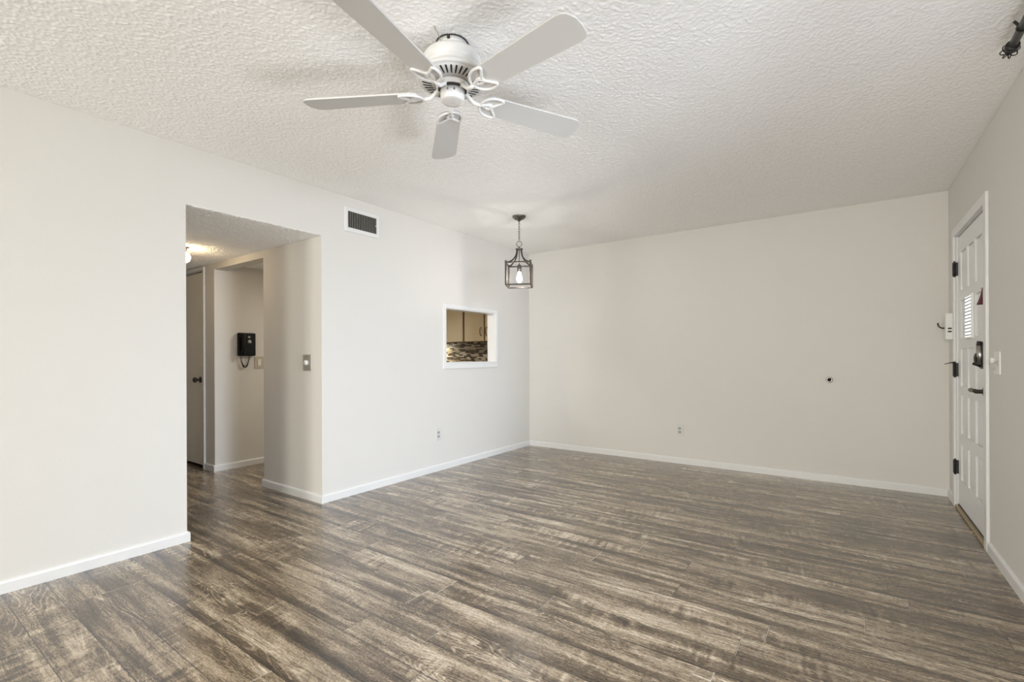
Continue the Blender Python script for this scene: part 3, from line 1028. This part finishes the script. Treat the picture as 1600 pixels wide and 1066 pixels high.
# ------------------------------------------------------------------ ceiling fan
FXc, FYc = -1.348, 1.488
t = thing('ceiling_fan', 'white five-blade ceiling fan mounted close to the popcorn ceiling', 'ceiling fan', (FXc, FYc, H))
obj('canopy', add_lathe(bmesh.new(), [(0.064, H), (0.064, H - 0.040), (0.060, H - 0.044)], FXc, FYc, 40), 'fan', t)
bm = bmesh.new()
add_lathe(bm, [(0.057, H - 0.040), (0.057, H - 0.052)], FXc, FYc, 40)
ring = [(FXc + 0.0655 * cos(2 * pi * k / 36), FYc + 0.0655 * sin(2 * pi * k / 36), H - 0.003) for k in range(36)]
add_tube(bm, ring, 0.003, 6, closed=True)
for k in range(4):
    a = k * pi / 2 + 0.5
    add_box(bm, FXc + 0.066 * cos(a) - 0.005, FXc + 0.066 * cos(a) + 0.005, FYc + 0.066 * sin(a) - 0.005, FYc + 0.066 * sin(a) + 0.005, H - 0.02, H - 0.004, 0.002)
obj('mounting_ring', bm, 'dark', t, label='dark mounting ring and screws')
prof = [(0.066, H - 0.046), (0.092, H - 0.049), (0.112, H - 0.057), (0.120, H - 0.068), (0.123, H - 0.080), (0.123, H - 0.104),
        (0.119, H - 0.108), (0.116, H - 0.112), (0.116, H - 0.120), (0.122, H - 0.128), (0.138, H - 0.138), (0.147, H - 0.147), (0.148, H - 0.153), (0.144, H - 0.158), (0.136, H - 0.160)]
obj('motor_housing', add_lathe(bmesh.new(), prof, FXc, FYc, 64, cap=True), 'fan', t)


def zc(r):   # underside of the vented plate
    return (H - 0.1605) - 0.013 * (0.136 - r) / 0.066


bm = bmesh.new()
add_lathe(bm, [(0.136, zc(0.136) + 0.004), (0.136, zc(0.136)), (0.070, zc(0.070)), (0.070, zc(0.070) + 0.004)], FXc, FYc, 64)
vp = obj('vent_plate', bm, 'fan', t)
NS = 36
for k in range(NS):
    a = 2 * pi * k / NS
    bm = bmesh.new()
    pts = []
    for i in range(6):
        r_ = 0.086 + 0.040 * i / 5
        pts.append((r_, 0, zc(r_) - 0.0002))
    w_ = [0.0022, 0.0030, 0.0034, 0.0037, 0.0040, 0.0030]
    L_ = [bm.verts.new((p[0], -q, p[2])) for p, q in zip(pts, w_)]
    R_ = [bm.verts.new((p[0], q, p[2])) for p, q in zip(pts, w_)]
    L2 = [bm.verts.new((p[0], -q, p[2] - 0.0012)) for p, q in zip(pts, w_)]
    R2 = [bm.verts.new((p[0], q, p[2] - 0.0012)) for p, q in zip(pts, w_)]
    for i in range(5):
        bm.faces.new((L_[i], R_[i], R_[i + 1], L_[i + 1]))
        bm.faces.new((L2[i], L2[i + 1], R2[i + 1], R2[i]))
        bm.faces.new((L_[i], L_[i + 1], L2[i + 1], L2[i]))
        bm.faces.new((R_[i], R2[i], R2[i + 1], R_[i + 1]))
    bm.faces.new((L_[0], L2[0], R2[0], R_[0])); bm.faces.new((L_[5], R_[5], R2[5], L2[5]))
    bmesh.ops.rotate(bm, verts=bm.verts[:], cent=(0, 0, 0), matrix=Matrix.Rotation(a, 3, 'Z'))
    bmesh.ops.translate(bm, verts=bm.verts[:], vec=(FXc, FYc, 0))
    obj('vent_slot', bm, 'dark', vp)
obj('flywheel', add_lathe(bmesh.new(), [(0.068, H - 0.172), (0.070, H - 0.180), (0.064, H - 0.192), (0.052, H - 0.194)], FXc, FYc, 40), 'fan', t)
obj('hub_gap', add_lathe(bmesh.new(), [(0.060, H - 0.190), (0.060, H - 0.199), (0.040, H - 0.200)], FXc, FYc, 40), 'dark', t)
prof = [(0.045, H - 0.198), (0.0505, H - 0.200), (0.0505, H - 0.228), (0.0495, H - 0.231), (0.0475, H - 0.232), (0.047, H - 0.240), (0.045, H - 0.2425), (0.030, H - 0.2435), (0, H - 0.244)]
sc = obj('switch_housing', add_lathe(bmesh.new(), prof, FXc, FYc, 48), 'fan', t)
bm = bmesh.new()
add_lathe(bm, [(0.004, H - 0.2435), (0.004, H - 0.2465), (0, H - 0.247)], FXc, FYc, 12)
obj('screw', bm, 'greyplastic', sc)
for aa in (-70, -40):
    a = radians(aa)
    bm = bmesh.new()
    cx_, cy_ = FXc + 0.0505 * cos(a), FYc + 0.0505 * sin(a)
    add_box(bm, cx_ - 0.003, cx_ + 0.003, cy_ - 0.003, cy_ + 0.003, H - 0.218, H - 0.209, 0.001)
    obj('reverse_switch', bm, 'outlethole', sc)

BZ = 2.222
PH = 3.641
for k in range(5):
    a = PH - k * 2 * pi / 5
    place = Matrix.Translation((FXc, FYc, BZ)) @ Matrix.Rotation(a, 4, 'Z')
    tilt = place @ Matrix.Rotation(radians(-11), 4, 'X')
    # blade outline: root narrower, tip rounded
    r0, r1 = 0.136, 0.640
    w0, w1_ = 0.054, 0.066
    out = []
    out += [(r0 + 0.030, -w0), (r1 - 0.060, -w1_)]
    for q in range(1, 8):
        an = radians(-90 + q * 90 / 8)
        out.append((r1 - 0.045 + 0.036 * cos(an), -w1_ + 0.034 + 0.034 * sin(an)))
    out += [(r1 + 0.000, -0.022), (r1 + 0.003, 0.010)]
    for q in range(1, 8):
        an = radians(q * 90 / 8)
        out.append((r1 - 0.036 + 0.036 * cos(an), w1_ - 0.034 + 0.034 * sin(an)))
    out += [(r1 - 0.060, w1_), (r0 + 0.030, w0), (r0 + 0.008, w0 * 0.72), (r0, w0 * 0.35), (r0, -w0 * 0.35), (r0 + 0.008, -w0 * 0.72)]
    bm = add_prism(bmesh.new(), out, 0.0, 0.007, 0.0012)
    bl = obj('blade', tr(bm, tilt), 'blade', t)
    # blade iron: neck, centre ring and two leaf loops under the blade root
    bm = bmesh.new()
    zt = -0.0035

    def P(x_, y_, z_=zt):
        return (x_, y_, z_)
    loops = []
    loops.append([P(0.168 + 0.017 * cos(q), 0.0135 * sin(q)) for q in [2 * pi * i / 20 for i in range(20)]])
    for s in (-1, 1):
        leaf = [(0.158, 0.004), (0.166, 0.026), (0.182, 0.044), (0.202, 0.055), (0.226, 0.060), (0.250, 0.058), (0.262, 0.052), (0.256, 0.042),
                (0.244, 0.030), (0.232, 0.018), (0.222, 0.006), (0.214, -0.006), (0.198, -0.010), (0.176, -0.006)]
        loops.append([P((x_ - 0.158) * 0.90 + 0.126, s * y_ * 0.95, zt - 0.001 * (s > 0)) for x_, y_ in leaf])
    for lp in loops:
        vs0 = set(bm.verts)
        # smooth the outline once
        q = []
        for i in range(len(lp)):
            A, B = Vector(lp[i]), Vector(lp[(i + 1) % len(lp)])
            q += [A * 0.75 + B * 0.25, A * 0.25 + B * 0.75]
        add_tube(bm, q, 0.0058, 8, closed=True)
    tr(bm, Matrix.Rotation(radians(-11), 4, 'X'))
    b2 = bmesh.new()
    add_tube(b2, [(0.046, 0, 0.028), (0.062, 0, 0.024), (0.078, 0, 0.010), (0.094, 0, -0.003), (0.112, 0, -0.0065), (0.134, 0, -0.005)],
             [0.010, 0.010, 0.009, 0.0085, 0.0085, 0.007], 10)
    me_ = bpy.data.meshes.new('tmp'); b2.to_mesh(me_); b2.free(); bm.from_mesh(me_); bpy.data.meshes.remove(me_)
    for f in bm.faces: f.smooth = True
    obj('blade_iron', tr(bm, place), 'fan', t)
# safety wire from the ceiling to the canopy
bm = bmesh.new()
add_tube(bm, [(-1.333, 1.372, H), (-1.336, 1.378, H - 0.008), (-1.340, 1.392, H - 0.006), (-1.348, 1.412, H - 0.016), (-1.352, 1.428, H - 0.040)], 0.0016, 6)
add_tube(bm, [(-1.328, 1.362, H), (-1.331, 1.368, H - 0.006), (-1.335, 1.376, H - 0.002)], 0.002, 6)
obj('safety_wire', bm, 'taupe', t, label='thin dark safety wire')

# ------------------------------------------------------------------ pendant lantern
PXc, PYc = -2.499, 3.669
t = thing('pendant_lantern', 'dark square cage pendant lantern with one glowing bulb near the corner', 'pendant lamp', (PXc, PYc, H))
obj('canopy', add_lathe(bmesh.new(), [(0.064, H), (0.064, H - 0.004), (0.058, H - 0.016), (0.040, H - 0.030), (0.014, H - 0.040), (0.010, H - 0.050), (0, H - 0.052)], PXc, PYc, 32), 'pewter', t)
bm = bmesh.new()
zt_, zb_ = H - 0.048, 2.205
nl = 8
ln = (zt_ - zb_) / nl
for i in range(nl):
    zc_ = zt_ - (i + 0.5) * ln
    pts = []
    for q in range(16):
        a = 2 * pi * q / 16
        u = 0.0075 * cos(a); v = (ln * 0.62) * sin(a)
        pts.append((PXc + (u if i % 2 else 0), PYc + (0 if i % 2 else u), zc_ + v))
    add_tube(bm, pts, 0.0022, 6, closed=True)
obj('chain', bm, 'pewter', t)
rotz = Matrix.Translation((PXc, PYc, 0)) @ Matrix.Rotation(YAW - radians(6.5), 4, 'Z')
bm = bmesh.new()
pts = [(0.025 * cos(q), 0, 2.180 + 0.025 * sin(q)) for q in [2 * pi * i / 28 for i in range(28)]]
add_tube(bm, pts, 0.0032, 8, closed=True)
add_lathe(bm, [(0, 2.158), (0.006, 2.156), (0.006, 2.140), (0.033, 2.138), (0.035, 2.133), (0.033, 2.126), (0.012, 2.122), (0, 2.122)], n=28)
obj('top_ring', tr(bm, rotz), 'pewter', t)
hw = 0.112
zT, zB = 1.993, 1.790
bm = bmesh.new()
tb = 0.0085
for sx in (-1, 1):
    for sy in (-1, 1):
        add_box(bm, sx * hw - tb, sx * hw + tb, sy * hw - tb, sy * hw + tb, zB - 0.006, zT + 0.016, 0.0015)
for z_ in (zT, zB):
    for s in (-1, 1):
        add_box(bm, -hw, hw, s * hw - tb * 0.8, s * hw + tb * 0.8, z_ - 0.007, z_ + 0.005, 0.001)
        add_box(bm, s * hw - tb * 0.8, s * hw + tb * 0.8, -hw, hw, z_ - 0.007, z_ + 0.005, 0.001)
obj('cage', tr(bm, rotz), 'bronze', t)
for sx in (-1, 1):
    for sy in (-1, 1):
        bm = bmesh.new()
        pts = []
        for i in range(11):
            u = i / 10
            r_ = 0.020 + (hw - 0.020) * (u ** 2.1)
            z_ = 2.130 - (2.130 - zT) * (1 - (1 - u) ** 1.45)
            pts.append((sx * r_, sy * r_, z_))
        add_tube(bm, pts, 0.0065, 8)
        obj('arm', tr(bm, rotz), 'bronze', t)
bm = bmesh.new()
add_tube(bm, [(0, 0, 2.125), (0, 0, 1.985)], 0.004, 8)
add_lathe(bm, [(0, 1.990), (0.010, 1.988), (0.019, 1.980), (0.020, 1.925), (0.016, 1.920)], n=24)
obj('socket', tr(bm, rotz), 'pewter', t)
bm = bmesh.new()
prof = [(0.010, 1.922), (0.012, 1.912), (0.016, 1.898), (0.022, 1.878), (0.0255, 1.858), (0.024, 1.842), (0.018, 1.828), (0.008, 1.821), (0, 1.820)]
add_lathe(bm, prof, n=28)
obj('bulb', tr(bm, rotz), 'bulb', t)
